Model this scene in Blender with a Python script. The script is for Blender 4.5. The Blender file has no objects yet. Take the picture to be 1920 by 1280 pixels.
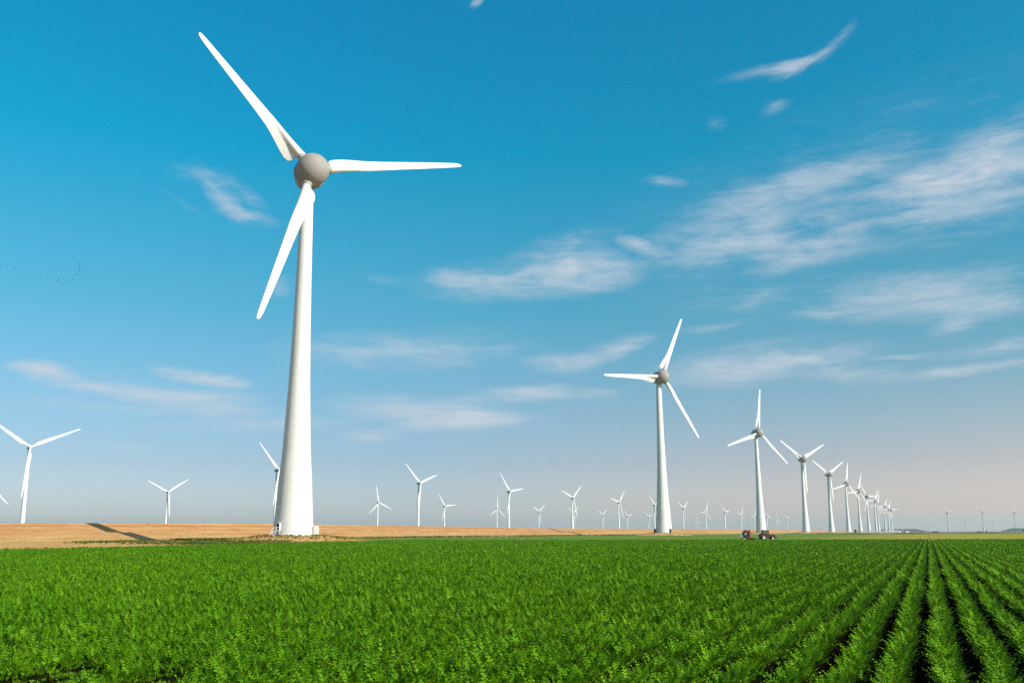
import bpy, bmesh, math, random
import numpy as np
from mathutils import Vector, Matrix

random.seed(11)
rng = np.random.default_rng(11)
R = math.radians
scene = bpy.context.scene
COL = scene.collection

# ------------------------------------------------------------------ helpers
TH = R(23.6)                       # direction of the crop rows, the dike and the turbine row
SU, CU = math.sin(TH), math.cos(TH)


def uv(u, v, z=0.0):
    """u along the crop rows, v to the left of them -> world"""
    return Vector((SU * u - CU * v, CU * u + SU * v, z))


def tag(o, label=None, cat=None, group=None, kind=None):
    if label: o['label'] = label
    if cat: o['category'] = cat
    if group: o['group'] = group
    if kind: o['kind'] = kind
    return o


def empty(name, loc, rz=0.0):
    o = bpy.data.objects.new(name, None)
    o.empty_display_size = 0.5
    COL.objects.link(o)
    o.location = loc
    o.rotation_euler = (0, 0, rz)
    return o


def link(name, mesh, parent=None, loc=(0, 0, 0), mat4=None):
    o = bpy.data.objects.new(name, mesh)
    COL.objects.link(o)
    if parent: o.parent = parent
    if mat4 is not None:
        o.matrix_local = mat4
    else:
        o.location = loc
    return o


class MB:
    """collects shapes for ONE mesh"""
    def __init__(self):
        self.v = []; self.f = []; self.m = []; self.s = []

    def add(self, vs, fs, mi=0, smooth=False):
        b = len(self.v)
        self.v += [tuple(p) for p in vs]
        for f in fs:
            self.f.append([b + i for i in f]); self.m.append(mi); self.s.append(smooth)

    def box(self, c, s, rz=0.0, mi=0, taper=1.0):
        cx, cy, cz = c; hx, hy, hz = s[0] / 2, s[1] / 2, s[2] / 2
        vs = []
        for dz, t in ((-hz, 1.0), (hz, taper)):
            for dx, dy in ((-hx, -hy), (hx, -hy), (hx, hy), (-hx, hy)):
                x, y = dx * t, dy * t
                vs.append((cx + x * math.cos(rz) - y * math.sin(rz), cy + x * math.sin(rz) + y * math.cos(rz), cz + dz))
        self.add(vs, [(3, 2, 1, 0), (4, 5, 6, 7), (0, 1, 5, 4), (1, 2, 6, 5), (2, 3, 7, 6), (3, 0, 4, 7)], mi)

    def tube(self, p0, p1, r0, r1=None, n=10, mi=0, caps=True, smooth=True):
        r1 = r0 if r1 is None else r1
        p0, p1 = Vector(p0), Vector(p1)
        d = (p1 - p0).normalized()
        a = d.cross(Vector((0, 0, 1)) if abs(d.z) < .9 else Vector((1, 0, 0))).normalized(); b = d.cross(a)
        vs = []
        for p, r in ((p0, r0), (p1, r1)):
            for i in range(n):
                t = 2 * math.pi * i / n
                vs.append(p + a * (r * math.cos(t)) + b * (r * math.sin(t)))
        self.add(vs, [(i, i + n, (i + 1) % n + n, (i + 1) % n) for i in range(n)], mi, smooth)
        if caps:
            self.add(vs[:n], [tuple(range(n))], mi); self.add(vs[n:], [tuple(reversed(range(n)))], mi)

    def lathe(self, prof, axis=(0, 0, 1), org=(0, 0, 0), n=32, mi=0, smooth=True):
        """prof = [(radius, along-axis)]"""
        d = Vector(axis).normalized(); o = Vector(org)
        a = d.cross(Vector((0, 0, 1)) if abs(d.z) < .9 else Vector((1, 0, 0))).normalized(); b = d.cross(a)
        vs = []
        for r, h in prof:
            for i in range(n):
                t = 2 * math.pi * i / n
                vs.append(o + d * h + a * (r * math.cos(t)) + b * (r * math.sin(t)))
        fs = []
        for k in range(len(prof) - 1):
            for i in range(n):
                j = (i + 1) % n
                fs.append((k * n + i, k * n + j, (k + 1) * n + j, (k + 1) * n + i))
        self.add(vs, fs, mi, smooth)

    def mesh(self, name, mats):
        me = bpy.data.meshes.new(name)
        me.from_pydata(self.v, [], self.f)
        for m in (mats if isinstance(mats, (list, tuple)) else [mats]):
            me.materials.append(m)
        me.polygons.foreach_set('material_index', self.m)
        me.polygons.foreach_set('use_smooth', self.s)
        bm = bmesh.new(); bm.from_mesh(me)
        bmesh.ops.remove_doubles(bm, verts=bm.verts, dist=1e-5)
        bmesh.ops.recalc_face_normals(bm, faces=bm.faces)
        bm.to_mesh(me); bm.free()
        me.update()
        return me

    def build(self, name, mats, parent=None, loc=(0, 0, 0)):
        return link(name, self.mesh(name, mats), parent, loc)


# ------------------------------------------------------------------ materials
def mat(name):
    m = bpy.data.materials.new(name); m.use_nodes = True
    nt = m.node_tree; nt.nodes.clear()
    out = nt.nodes.new('ShaderNodeOutputMaterial')
    p = nt.nodes.new('ShaderNodeBsdfPrincipled')
    nt.links.new(p.outputs[0], out.inputs['Surface'])
    return m, nt, p, out


def N(nt, t, **kw):
    n = nt.nodes.new(t)
    for k, v in kw.items():
        setattr(n, k, v)
    return n


def ramp(nt, fac, stops, interp='LINEAR'):
    r = N(nt, 'ShaderNodeValToRGB')
    r.color_ramp.interpolation = interp
    e = r.color_ramp.elements
    while len(e) < len(stops): e.new(0.5)
    for k, (p, c) in enumerate(stops):
        e[k].position = p
        e[k].color = (*c, 1) if len(c) == 3 else c
    nt.links.new(fac, r.inputs[0])
    return r.outputs[0]


def noise(nt, vec, scale, detail=4, rough=.55, dist=0.0):
    n = N(nt, 'ShaderNodeTexNoise')
    n.inputs['Scale'].default_value = scale; n.inputs['Detail'].default_value = detail
    n.inputs['Roughness'].default_value = rough; n.inputs['Distortion'].default_value = dist
    if vec is not None: nt.links.new(vec, n.inputs['Vector'])
    return n.outputs['Fac']


def mapped(nt, vec, scale=(1, 1, 1), rot=(0, 0, 0), loc=(0, 0, 0), typ='POINT'):
    m = N(nt, 'ShaderNodeMapping', vector_type=typ)
    m.inputs['Scale'].default_value = scale; m.inputs['Rotation'].default_value = rot; m.inputs['Location'].default_value = loc
    nt.links.new(vec, m.inputs['Vector'])
    return m.outputs[0]


def mixc(nt, fac, a, b, mode='MIX'):
    m = N(nt, 'ShaderNodeMix', data_type='RGBA', blend_type=mode)
    for s, x in ((m.inputs[0], fac), (m.inputs[6], a), (m.inputs[7], b)):
        if isinstance(x, (int, float)): s.default_value = x
        elif isinstance(x, (tuple, list)): s.default_value = (*x, 1)
        else: nt.links.new(x, s)
    return m.outputs[2]


def math_(nt, op, a, b=None, c=None, clamp=False):
    m = N(nt, 'ShaderNodeMath', operation=op); m.use_clamp = clamp
    for i, x in enumerate((a, b, c)):
        if x is None: continue
        if isinstance(x, (int, float)): m.inputs[i].default_value = x
        else: nt.links.new(x, m.inputs[i])
    return m.outputs[0]


def position(nt):
    return N(nt, 'ShaderNodeNewGeometry').outputs['Position']


def objcoord(nt):
    return N(nt, 'ShaderNodeTexCoord').outputs['Object']


def bump(nt, p, h, strength=.4, dist=.1):
    b = N(nt, 'ShaderNodeBump'); b.inputs['Strength'].default_value = strength; b.inputs['Distance'].default_value = dist
    nt.links.new(h, b.inputs['Height']); nt.links.new(b.outputs[0], p.inputs['Normal'])


def plain(name, col, rough=.5, metal=0.0, var=.12, scale=3.0):
    """painted / rubber / metal surface with a little real wear"""
    m, nt, p, _ = mat(name)
    f = noise(nt, objcoord(nt), scale, 5, .6)
    d = tuple(c * (1 - var) for c in col); l = tuple(min(1, c * (1 + var)) for c in col)
    nt.links.new(ramp(nt, f, [(.3, d), (.7, l)]), p.inputs['Base Color'])
    p.inputs['Roughness'].default_value = rough; p.inputs['Metallic'].default_value = metal
    return m


def tower_mat():
    m, nt, p, _ = mat('tower_paint')
    oc = objcoord(nt)
    sep = N(nt, 'ShaderNodeSeparateXYZ'); nt.links.new(oc, sep.inputs[0])
    # faint rain streaks down the concrete
    st = noise(nt, mapped(nt, oc, (1.6, 1.6, .03)), 1.0, 4, .6)
    c = ramp(nt, st, [(.3, (.58, .565, .54)), (.65, (.66, .645, .62))])
    # thin joints between the concrete rings
    ring = math_(nt, 'FRACT', math_(nt, 'DIVIDE', sep.outputs[2], 3.83))
    line = math_(nt, 'LESS_THAN', ring, .022)
    c = mixc(nt, math_(nt, 'MULTIPLY', line, .55), c, (.33, .33, .33))
    # each ring slightly its own tone
    wn = N(nt, 'ShaderNodeTexWhiteNoise', noise_dimensions='1D')
    nt.links.new(math_(nt, 'FLOOR', math_(nt, 'DIVIDE', sep.outputs[2], 3.83)), wn.inputs['W'])
    c = mixc(nt, math_(nt, 'MULTIPLY', wn.outputs['Value'], .07), c, (.55, .54, .53))
    nt.links.new(c, p.inputs['Base Color']); p.inputs['Roughness'].default_value = .55
    return m


def leaf_mat(name, dark, mid, light, trans=.3):
    m, nt, p, out = mat(name)
    info = N(nt, 'ShaderNodeObjectInfo')
    pos = position(nt)
    big = noise(nt, mapped(nt, pos, (1, 1, .2)), .07, 3, .55)
    small = noise(nt, pos, 14.0, 3, .6)
    f = math_(nt, 'ADD', math_(nt, 'MULTIPLY', info.outputs['Random'], .34),
              math_(nt, 'ADD', math_(nt, 'MULTIPLY', big, .26), math_(nt, 'MULTIPLY', small, .42)))
    c = ramp(nt, f, [(.28, dark), (.55, mid), (.9, light)])
    nt.links.new(c, p.inputs['Base Color']); p.inputs['Roughness'].default_value = .6
    p.inputs['Specular IOR Level'].default_value = .08
    t = N(nt, 'ShaderNodeBsdfTranslucent')
    nt.links.new(mixc(nt, .5, c, (.17, .26, .01)), t.inputs[0])
    mx = N(nt, 'ShaderNodeMixShader'); mx.inputs[0].default_value = trans
    nt.links.new(p.outputs[0], mx.inputs[1]); nt.links.new(t.outputs[0], mx.inputs[2])
    nt.links.new(mx.outputs[0], out.inputs['Surface'])
    return m


M = {}
M['tower'] = tower_mat()
M['blade'] = plain('blade_paint', (.66, .65, .63), .45, var=.05, scale=.12)
M['white'] = plain('white_paint', (.78, .77, .75), .45, var=.05)
M['haze_tone'] = plain('haze_fade_colour', (.43, .39, .37), .6, var=.03)  # haze fading painted into the far turbines' colour, blends them with the sky
def ball_mat():
    m, nt, p, _ = mat('ball_hub_paint')
    oc = objcoord(nt); sep = N(nt, 'ShaderNodeSeparateXYZ'); nt.links.new(oc, sep.inputs[0])
    ang = math_(nt, 'DIVIDE', math_(nt, 'ARCTAN2', sep.outputs[1], sep.outputs[2]), math.pi / 3)
    seam = math_(nt, 'LESS_THAN', math_(nt, 'ABSOLUTE', math_(nt, 'SUBTRACT', math_(nt, 'FRACT', math_(nt, 'ADD', ang, .5)), .5)), .012)
    ring = math_(nt, 'LESS_THAN', math_(nt, 'ABSOLUTE', math_(nt, 'SUBTRACT', sep.outputs[0], 3.6)), .05)
    ring2 = math_(nt, 'LESS_THAN', math_(nt, 'ABSOLUTE', math_(nt, 'ADD', sep.outputs[0], .9)), .06)
    c = ramp(nt, noise(nt, mapped(nt, oc, (.3, .5, .12)), 1.0, 5, .6), [(.3, (.25, .226, .212)), (.7, (.285, .258, .24))])
    c = mixc(nt, math_(nt, 'MULTIPLY', math_(nt, 'MAXIMUM', seam, math_(nt, 'MAXIMUM', ring, ring2)), .6), c, (.10, .09, .085))
    nt.links.new(c, p.inputs['Base Color']); p.inputs['Roughness'].default_value = .75
    return m


M['ball'] = ball_mat()
M['nacelle'] = plain('nacelle_grey', (.27, .26, .25), .5, var=.06, scale=.4)
M['collar'] = plain('collar_grey', (.42, .39, .35), .5, var=.08)
M['darkdoor'] = plain('door_dark', (.02, .022, .025), .6)
M['steel'] = plain('galvanised_steel', (.42, .43, .43), .45, .6)
M['red'] = plain('machine_red', (.10, .009, .008), .4, var=.2)
M['orange'] = plain('machine_orange_red', (.33, .055, .022), .45, var=.15)
M['rubber'] = plain('tyre_rubber', (.02, .02, .02), .85)
M['glass'] = plain('cab_glass', (.07, .08, .07), .35)
M['black'] = plain('black_steel', (.025, .025, .027), .6)
M['hose'] = plain('reel_hose', (.022, .02, .02), .7)
M['cream'] = plain('cabinet_cream', (.62, .57, .5), .55)
M['rust'] = plain('rust_red', (.25, .07, .04), .7)
M['wood'] = plain('grey_wood', (.12, .09, .06), .8)
M['farmwall'] = plain('farm_wall_white', (.8, .79, .77), .7)
M['roof'] = plain('roof_grey', (.2, .19, .19), .7)
M['bird'] = plain('bird_feather', (.03, .03, .034), .8)
M['carrot'] = leaf_mat('carrot_leaf', (.040, .132, .002), (.096, .242, .004), (.21, .37, .010), .14)
M['weed'] = leaf_mat('weed_leaf', (.03, .07, .008), (.09, .14, .015), (.2, .22, .04))
M['dry'] = leaf_mat('dry_grass_blade', (.3, .17, .06), (.48, .28, .10), (.6, .4, .17), .2)
M['tree'] = leaf_mat('tree_leaf', (.02, .045, .012), (.04, .08, .02), (.07, .12, .03), .2)


def soil_mat():
    m, nt, p, _ = mat('field_soil')
    pos = position(nt)
    f = noise(nt, pos, 9, 8, .7)
    nt.links.new(ramp(nt, f, [(.3, (.004, .004, .002)), (.7, (.012, .009, .004))]), p.inputs['Base Color'])
    p.inputs['Roughness'].default_value = 1.0; p.inputs['Specular IOR Level'].default_value = 0.0
    bump(nt, p, f, .8, .05)
    return m


def dry_mat():
    """mown dry grass of the dike: bands along the dike, blotches across"""
    m, nt, p, _ = mat('dry_grass')
    oc = objcoord(nt)                       # object x = along, y = across
    band = noise(nt, mapped(nt, oc, (.004, .42, .3)), 1.0, 5, .62)
    blot = noise(nt, mapped(nt, oc, (.05, .16, .2)), 1.0, 6, .65, .4)
    fine = noise(nt, mapped(nt, oc, (.9, 2.2, 1)), 1.0, 5, .7)
    f = math_(nt, 'ADD', math_(nt, 'MULTIPLY', band, .42), math_(nt, 'ADD', math_(nt, 'MULTIPLY', blot, .42), math_(nt, 'MULTIPLY', fine, .26)))
    c = ramp(nt, f, [(.34, (.29, .14, .05)), (.47, (.465, .235, .095)), (.55, (.54, .295, .125)), (.68, (.62, .41, .19))])
    sep = N(nt, 'ShaderNodeSeparateXYZ'); nt.links.new(oc, sep.inputs[0])
    # the berm road is trodden pale, the mown slope above it is redder, the foot yellower
    wob = math_(nt, 'MULTIPLY_ADD', noise(nt, mapped(nt, oc, (.02, .1, 1)), 1.0, 3, .6), 4.0, -2.0)
    yy = math_(nt, 'DIVIDE', math_(nt, 'ADD', sep.outputs[1], wob), 40.0)
    c = mixc(nt, .75, c, ramp(nt, yy, [(.0, (.95, 1.05, .85)), (.30, (.98, .98, .9)), (.37, (1.0, .96, .9)), (.41, (1.32, 1.36, 1.4)), (.55, (1.3, 1.36, 1.4)), (.60, (.86, .78, .72)), (.78, (1.0, .92, .88)), (.86, (.82, .74, .68)), (.95, (1.05, 1.0, .98))]), 'MULTIPLY')
    # a little surviving green at the foot
    g = math_(nt, 'MULTIPLY', ramp(nt, math_(nt, 'MULTIPLY_ADD', sep.outputs[1], .1, 0.0), [(.05, (1, 1, 1)), (.8, (0, 0, 0))]),
              ramp(nt, noise(nt, mapped(nt, oc, (.03, .3, 1)), 1.0, 5, .7), [(.5, (0, 0, 0)), (.62, (1, 1, 1))]))
    c = mixc(nt, math_(nt, 'MULTIPLY', g, .8), c, (.13, .15, .035))
    nt.links.new(c, p.inputs['Base Color']); p.inputs['Roughness'].default_value = .95
    p.inputs['Specular IOR Level'].default_value = .02
    bump(nt, p, math_(nt, 'ADD', fine, blot), .6, .35)
    return m


def verge_mat():
    m, nt, p, _ = mat('verge_grass')
    pos = position(nt)
    a = noise(nt, mapped(nt, pos, (1, 1, 1), (0, 0, TH)), .09, 6, .65)
    b = noise(nt, pos, .9, 6, .7)
    f = math_(nt, 'ADD', math_(nt, 'MULTIPLY', a, .65), math_(nt, 'MULTIPLY', b, .35))
    c = ramp(nt, f, [(.32, (.15, .15, .035)), (.39, (.42, .26, .09)), (.52, (.57, .34, .13)), (.66, (.64, .43, .19))])
    nt.links.new(c, p.inputs['Base Color']); p.inputs['Roughness'].default_value = .95; p.inputs['Specular IOR Level'].default_value = .03
    bump(nt, p, b, .6, .2)
    return m


def pale_mat():
    m, nt, p, _ = mat('pale_field_crop')
    pos = position(nt)
    rows = mapped(nt, pos, (.2, .004, 1), (0, 0, TH))
    a = noise(nt, rows, 1.0, 5, .6)
    b = noise(nt, pos, .012, 5, .6)
    f = math_(nt, 'ADD', math_(nt, 'MULTIPLY', a, .45), math_(nt, 'MULTIPLY', b, .55))
    c = ramp(nt, f, [(.35, (.08, .16, .018)), (.5, (.13, .205, .025)), (.65, (.21, .245, .035))])
    # the parcel further right is riper
    sp_ = N(nt, 'ShaderNodeSeparateXYZ'); nt.links.new(mapped(nt, pos, (1, 1, 1), (0, 0, TH)), sp_.inputs[0])
    ripe = ramp(nt, math_(nt, 'MULTIPLY_ADD', sp_.outputs[0], .012, .9), [(.2, (0, 0, 0)), (.8, (1, 1, 1))])
    c = mixc(nt, math_(nt, 'MULTIPLY', ripe, .75), c, (.36, .29, .045))
    nt.links.new(c, p.inputs['Base Color']); p.inputs['Roughness'].default_value = .9; p.inputs['Specular IOR Level'].default_value = .03
    return m


def land_mat():
    m, nt, p, _ = mat('polder_land')
    pos = position(nt)
    v = N(nt, 'ShaderNodeTexVoronoi'); v.inputs['Scale'].default_value = 1.0
    nt.links.new(mapped(nt, pos, (.004, .0012, 1), (0, 0, TH)), v.inputs['Vector'])
    sx = N(nt, 'ShaderNodeSeparateColor'); nt.links.new(v.outputs['Color'], sx.inputs[0])
    c = ramp(nt, sx.outputs[0], [(0, (.07, .11, .03)), (.35, (.11, .13, .04)), (.6, (.2, .17, .08)), (.8, (.08, .12, .04)), (1, (.24, .2, .1))], 'CONSTANT')
    c = mixc(nt, .4, c, ramp(nt, noise(nt, pos, .02, 6, .65), [(.3, (.06, .08, .02)), (.7, (.2, .19, .08))]))
    nt.links.new(c, p.inputs['Base Color']); p.inputs['Roughness'].default_value = .95; p.inputs['Specular IOR Level'].default_value = .03
    return m


def water_mat():
    m, nt, p, _ = mat('lake_water')
    p.inputs['Base Color'].default_value = (.03, .06, .07, 1); p.inputs['Roughness'].default_value = .15
    bump(nt, p, noise(nt, position(nt), .6, 4, .6), .3, .2)
    return m


def earth_mat():
    m, nt, p, _ = mat('bare_bank_earth')
    f = noise(nt, mapped(nt, position(nt), (.05, .6, 1)), 1.0, 5, .65)
    nt.links.new(ramp(nt, f, [(.35, (.06, .045, .02)), (.65, (.13, .085, .035))]), p.inputs['Base Color'])
    p.inputs['Roughness'].default_value = .95
    return m


M['soil'] = soil_mat(); M['dike'] = dry_mat(); M['verge'] = verge_mat(); M['pale'] = pale_mat()
M['land'] = land_mat(); M['water'] = water_mat(); M['earth'] = earth_mat()

# ------------------------------------------------------------------ camera
F_PX = 1750.0
cam_d = bpy.data.cameras.new('camera'); cam = bpy.data.objects.new('camera', cam_d); COL.objects.link(cam)
cam_d.sensor_width = 36.0; cam_d.lens = F_PX / 1920 * 36; cam_d.clip_end = 60000; cam_d.clip_start = .1
PITCH = math.atan(359.5 / F_PX); ROLL = .0045
fwd = Vector((0, math.cos(PITCH), math.sin(PITCH))); up = Vector((0, -math.sin(PITCH), math.cos(PITCH))); rt = Vector((1, 0, 0))
rt2 = rt * math.cos(ROLL) - up * math.sin(ROLL); up2 = rt * math.sin(ROLL) + up * math.cos(ROLL)
CAMZ = 2.15
cam.matrix_world = Matrix((( rt2.x, up2.x, -fwd.x, 0), (rt2.y, up2.y, -fwd.y, 0), (rt2.z, up2.z, -fwd.z, CAMZ), (0, 0, 0, 1)))
scene.camera = cam


def ray(px, py):
    return (fwd * F_PX + rt2 * (px - 960) + up2 * (640 - py)).normalized()


def ground_at(px, d, z=0.0):
    """a place d metres ahead in the direction of the column px"""
    r = ray(px, 997)
    return Vector((r.x / r.y * d, d, z))


# ------------------------------------------------------------------ light and sky
SUN_AZ, SUN_EL = R(123), R(27.5)           # clockwise from +Y
sd = Vector((math.sin(SUN_AZ) * math.cos(SUN_EL), math.cos(SUN_AZ) * math.cos(SUN_EL), math.sin(SUN_EL)))
sl = bpy.data.lights.new('sun', 'SUN'); sl.energy = 3.5; sl.angle = R(.5); sl.color = (1, .93, .82)
so = bpy.data.objects.new('sun', sl); COL.objects.link(so)
so.rotation_euler = (-sd).to_track_quat('-Z', 'Y').to_euler()

world = bpy.data.worlds.new('World'); scene.world = world; world.use_nodes = True
nt = world.node_tree; nt.nodes.clear()
wout = N(nt, 'ShaderNodeOutputWorld'); bg = N(nt, 'ShaderNodeBackground'); bg.inputs[1].default_value = .1
nt.links.new(bg.outputs[0], wout.inputs[0])
sky = N(nt, 'ShaderNodeTexSky'); sky.sky_type = 'NISHITA'; sky.sun_disc = False
sky.sun_elevation = SUN_EL; sky.sun_rotation = SUN_AZ
sky.air_density = 1.0; sky.dust_density = .6; sky.ozone_density = 1.5
gen = N(nt, 'ShaderNodeTexCoord').outputs['Generated']
sp = N(nt, 'ShaderNodeSeparateXYZ'); nt.links.new(gen, sp.inputs[0])
el = math_(nt, 'ARCSINE', sp.outputs[2]); az = math_(nt, 'ARCTAN2', sp.outputs[0], sp.outputs[1])
SKY_RAMP = [(0.0, (.90, .63, .69)), (.028, (.69, .55, .65)), (.072, (.56, .48, .545)), (.12, (.46, .515, .55)), (.231, (.20, .59, .605)), (.395, (.0, .71, .77)), (.59, (.0, .715, .86)), (.72, (.9, .62, .48)), (1.0, (1.15, .75, .48))]  # unseen overhead sky given a warm tint to neutralise the ambient light
tint = ramp(nt, el, SKY_RAMP)
# the low sky is bluer away from the sun (left) and greyer towards it (right)
side = math_(nt, 'MULTIPLY_ADD', az, 1.6, .2, clamp=True)
low = ramp(nt, el, [(0.0, (1, 1, 1)), (.08, (1, 1, 1)), (.26, (0, 0, 0))])
tint = mixc(nt, low, tint, mixc(nt, side, mixc(nt, 1.0, tint, (.70, .92, 1.03), 'MULTIPLY'), mixc(nt, 1.0, tint, (1.15, 1.08, 1.03), 'MULTIPLY')))
skyc = mixc(nt, 1.0, sky.outputs[0], tint, 'MULTIPLY')
# thin cirrus, laid out by azimuth and elevation and drawn out into fibres
ae = N(nt, 'ShaderNodeCombineXYZ'); nt.links.new(az, ae.inputs[0]); nt.links.new(el, ae.inputs[1])
ae = ae.outputs[0]
wn = N(nt, 'ShaderNodeTexNoise'); wn.inputs['Scale'].default_value = 9; wn.inputs['Detail'].default_value = 6; wn.inputs['Roughness'].default_value = .6
nt.links.new(mapped(nt, ae, (.7, 2.0, 1)), wn.inputs['Vector'])
vm = N(nt, 'ShaderNodeVectorMath', operation='SUBTRACT'); nt.links.new(wn.outputs['Color'], vm.inputs[0]); vm.inputs[1].default_value = (.5, .5, .5)
vm2 = N(nt, 'ShaderNodeVectorMath', operation='MULTIPLY_ADD'); nt.links.new(vm.outputs[0], vm2.inputs[0]); vm2.inputs[1].default_value = (.035, .018, 0); nt.links.new(ae, vm2.inputs[2])
warp = vm2.outputs[0]
CLOUDS = [  # px, py, half width, half height, tilt, strength
    (1438, 130, 80, 10, 4, .62), (1478, 128, 42, 13, 10, .6), (1508, 117, 38, 8, 22, .4), (1540, 102, 50, 5.5, 31, .36), (1567, 84, 42, 8, 36, .34),
    (375, 328, 55, 15, -5, .5), (405, 350, 50, 18, -40, .55), (425, 384, 46, 18, -42, .8), (464, 405, 60, 13, -8, .85), (455, 358, 46, 18, -35, .45),
    (1370, 430, 150, 62, 18, .75), (1610, 395, 270, 36, 11, .6), (1830, 350, 170, 46, 5, .95), (1560, 325, 150, 24, 6, .7),
    (1860, 285, 150, 46, 16, .6), (1520, 472, 110, 28, 12, .6), (1650, 390, 480, 170, 8, .33),
    (1000, 520, 210, 40, 4, 1.0), (1100, 508, 100, 30, -4, .8), (890, 522, 90, 18, 0, .6), (1212, 470, 52, 14, -20, 1.0), (1060, 460, 100, 26, 10, .5),
    (1150, 655, 78, 18, 15, 1.1), (1045, 680, 70, 17, -3, .8),
    (1430, 680, 200, 36, 5, 1.1), (1540, 665, 90, 14, 10, .6), (1580, 705, 100, 15, 3, .6),
    (1750, 550, 260, 42, -2, .7), (1870, 575, 120, 22, -5, .6),
    (1860, 650, 120, 13, 4, 1.0), (1820, 692, 180, 11, 4, 1.0), (1780, 612, 45, 16, 8, .9), (1680, 670, 50, 6, 0, .7),
    (75, 695, 58, 12, 0, 1.3), (375, 702, 85, 14, -6, 1.4), (430, 716, 40, 13, 0, 1.1), (130, 715, 90, 12, -10, .8), (240, 733, 150, 14, -6, .85), (400, 742, 90, 14, 0, .6), (260, 730, 230, 30, -5, .25),
    (470, 778, 170, 20, -4, .85), (400, 798, 120, 12, 0, .6), (130, 752, 150, 12, -4, .6),
    (790, 768, 160, 28, -4, 1.1), (870, 793, 140, 15, 3, 1.1), (690, 818, 65, 13, 0, 1.0),
    (985, 738, 130, 18, 2, 1.1), (1130, 737, 42, 12, 0, .8), (760, 655, 230, 36, 2, .8), (240, 842, 65, 8, 0, .8),
    (890, 5, 16, 7, 25, .7), (1450, 200, 32, 12, 12, .5), (1335, 232, 18, 14, 0, .3), (1240, 341, 36, 10, -5, .65),
    (521, 535, 22, 22, 0, .4), (722, 525, 44, 9, -8, .4), (1420, 565, 42, 20, 0, .45), (1520, 585, 60, 13, 0, .35),
    (1330, 612, 90, 9, 6, .35), (350, 385, 40, 8, -25, .3),
]
tot = None
for (px, py, a, b, rot, s) in CLOUDS:
    r = ray(px, py)
    caz, cel = math.atan2(r.x, r.y), math.asin(r.z)
    k = F_PX * 1.02
    mp = mapped(nt, warp, (a / k / math.cos(cel) * 1.25, b / k * 1.35, 1), (0, 0, R(rot)), (caz, cel, 0), 'TEXTURE')
    g = N(nt, 'ShaderNodeTexGradient', gradient_type='SPHERICAL'); nt.links.new(mp, g.inputs[0])
    tot = math_(nt, 'MULTIPLY', g.outputs['Fac'], s) if tot is None else math_(nt, 'MULTIPLY_ADD', g.outputs['Fac'], s, tot)
fib = noise(nt, mapped(nt, warp, (9, 95, 1), (0, 0, R(-7))), 1.0, 9, .66, .9)
puff = noise(nt, mapped(nt, warp, (18, 46, 1), (0, 0, R(-14))), 1.0, 8, .64, .5)
fine = noise(nt, mapped(nt, warp, (50, 190, 1), (0, 0, R(-10))), 1.0, 6, .7, .8)
nn = math_(nt, 'ADD', math_(nt, 'MULTIPLY', fib, .46), math_(nt, 'ADD', math_(nt, 'MULTIPLY', puff, .34), math_(nt, 'MULTIPLY', fine, .20)))
cover = noise(nt, mapped(nt, warp, (8, 24, 1), (0, 0, R(-10)), (3.1, 1.7, 0)), 1.0, 4, .6)
tot = math_(nt, 'MULTIPLY', tot, math_(nt, 'MINIMUM', math_(nt, 'MAXIMUM', math_(nt, 'MULTIPLY_ADD', cover, 4.2, -1.2), .35), 1.25))
soft = math_(nt, 'SUBTRACT', 1.0, math_(nt, 'EXPONENT', math_(nt, 'MULTIPLY', tot, -1.2)))
# the noise eats into the thin rims, so the edges fray into wisps
cl = math_(nt, 'ADD', math_(nt, 'MULTIPLY', soft, 1.15), math_(nt, 'MULTIPLY_ADD', nn, 3.0, -1.66))
cl = math_(nt, 'MULTIPLY', math_(nt, 'MAXIMUM', cl, 0.0), math_(nt, 'POWER', soft, .6))
cl = math_(nt, 'ADD', math_(nt, 'MULTIPLY', cl, .76), math_(nt, 'MULTIPLY', soft, .25), clamp=True)
skyc = mixc(nt, cl, skyc, (3.1, 3.36, 3.72))
nt.links.new(skyc, bg.inputs[0])

# ------------------------------------------------------------------ ground, dike, field
def sheet(name, pts, z, m, kind='structure'):
    mb = MB(); mb.add([uv(u, v, z) for u, v in pts], [tuple(range(len(pts)))])
    o = mb.build(name, m); tag(o, kind=kind); return o


sheet('ground', [(-1500, -9000), (14000, -9000), (14000, 300), (-1500, 300)], -.10, M['land'])
sheet('water', [(-1500, 330), (14000, 330), (14000, 9000), (-1500, 9000)], -.05, M['water'])
sheet('pale_field', [(243, -700), (905, -700), (1900, 150), (1900, 284), (243, 284)], -.03, M['pale'])
sheet('verge', [(-400, 96), (243, 96), (243, 284), (-400, 284)], -.05, M['verge'])

# sea dike
DK_U = [-900, 255, 398, 523, 793, 1213, 2520, 9000]
DK_Z = [6.6, 6.9, 7.9, 7.6, 6.8, 6.7, 7.9, 7.9]


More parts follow.
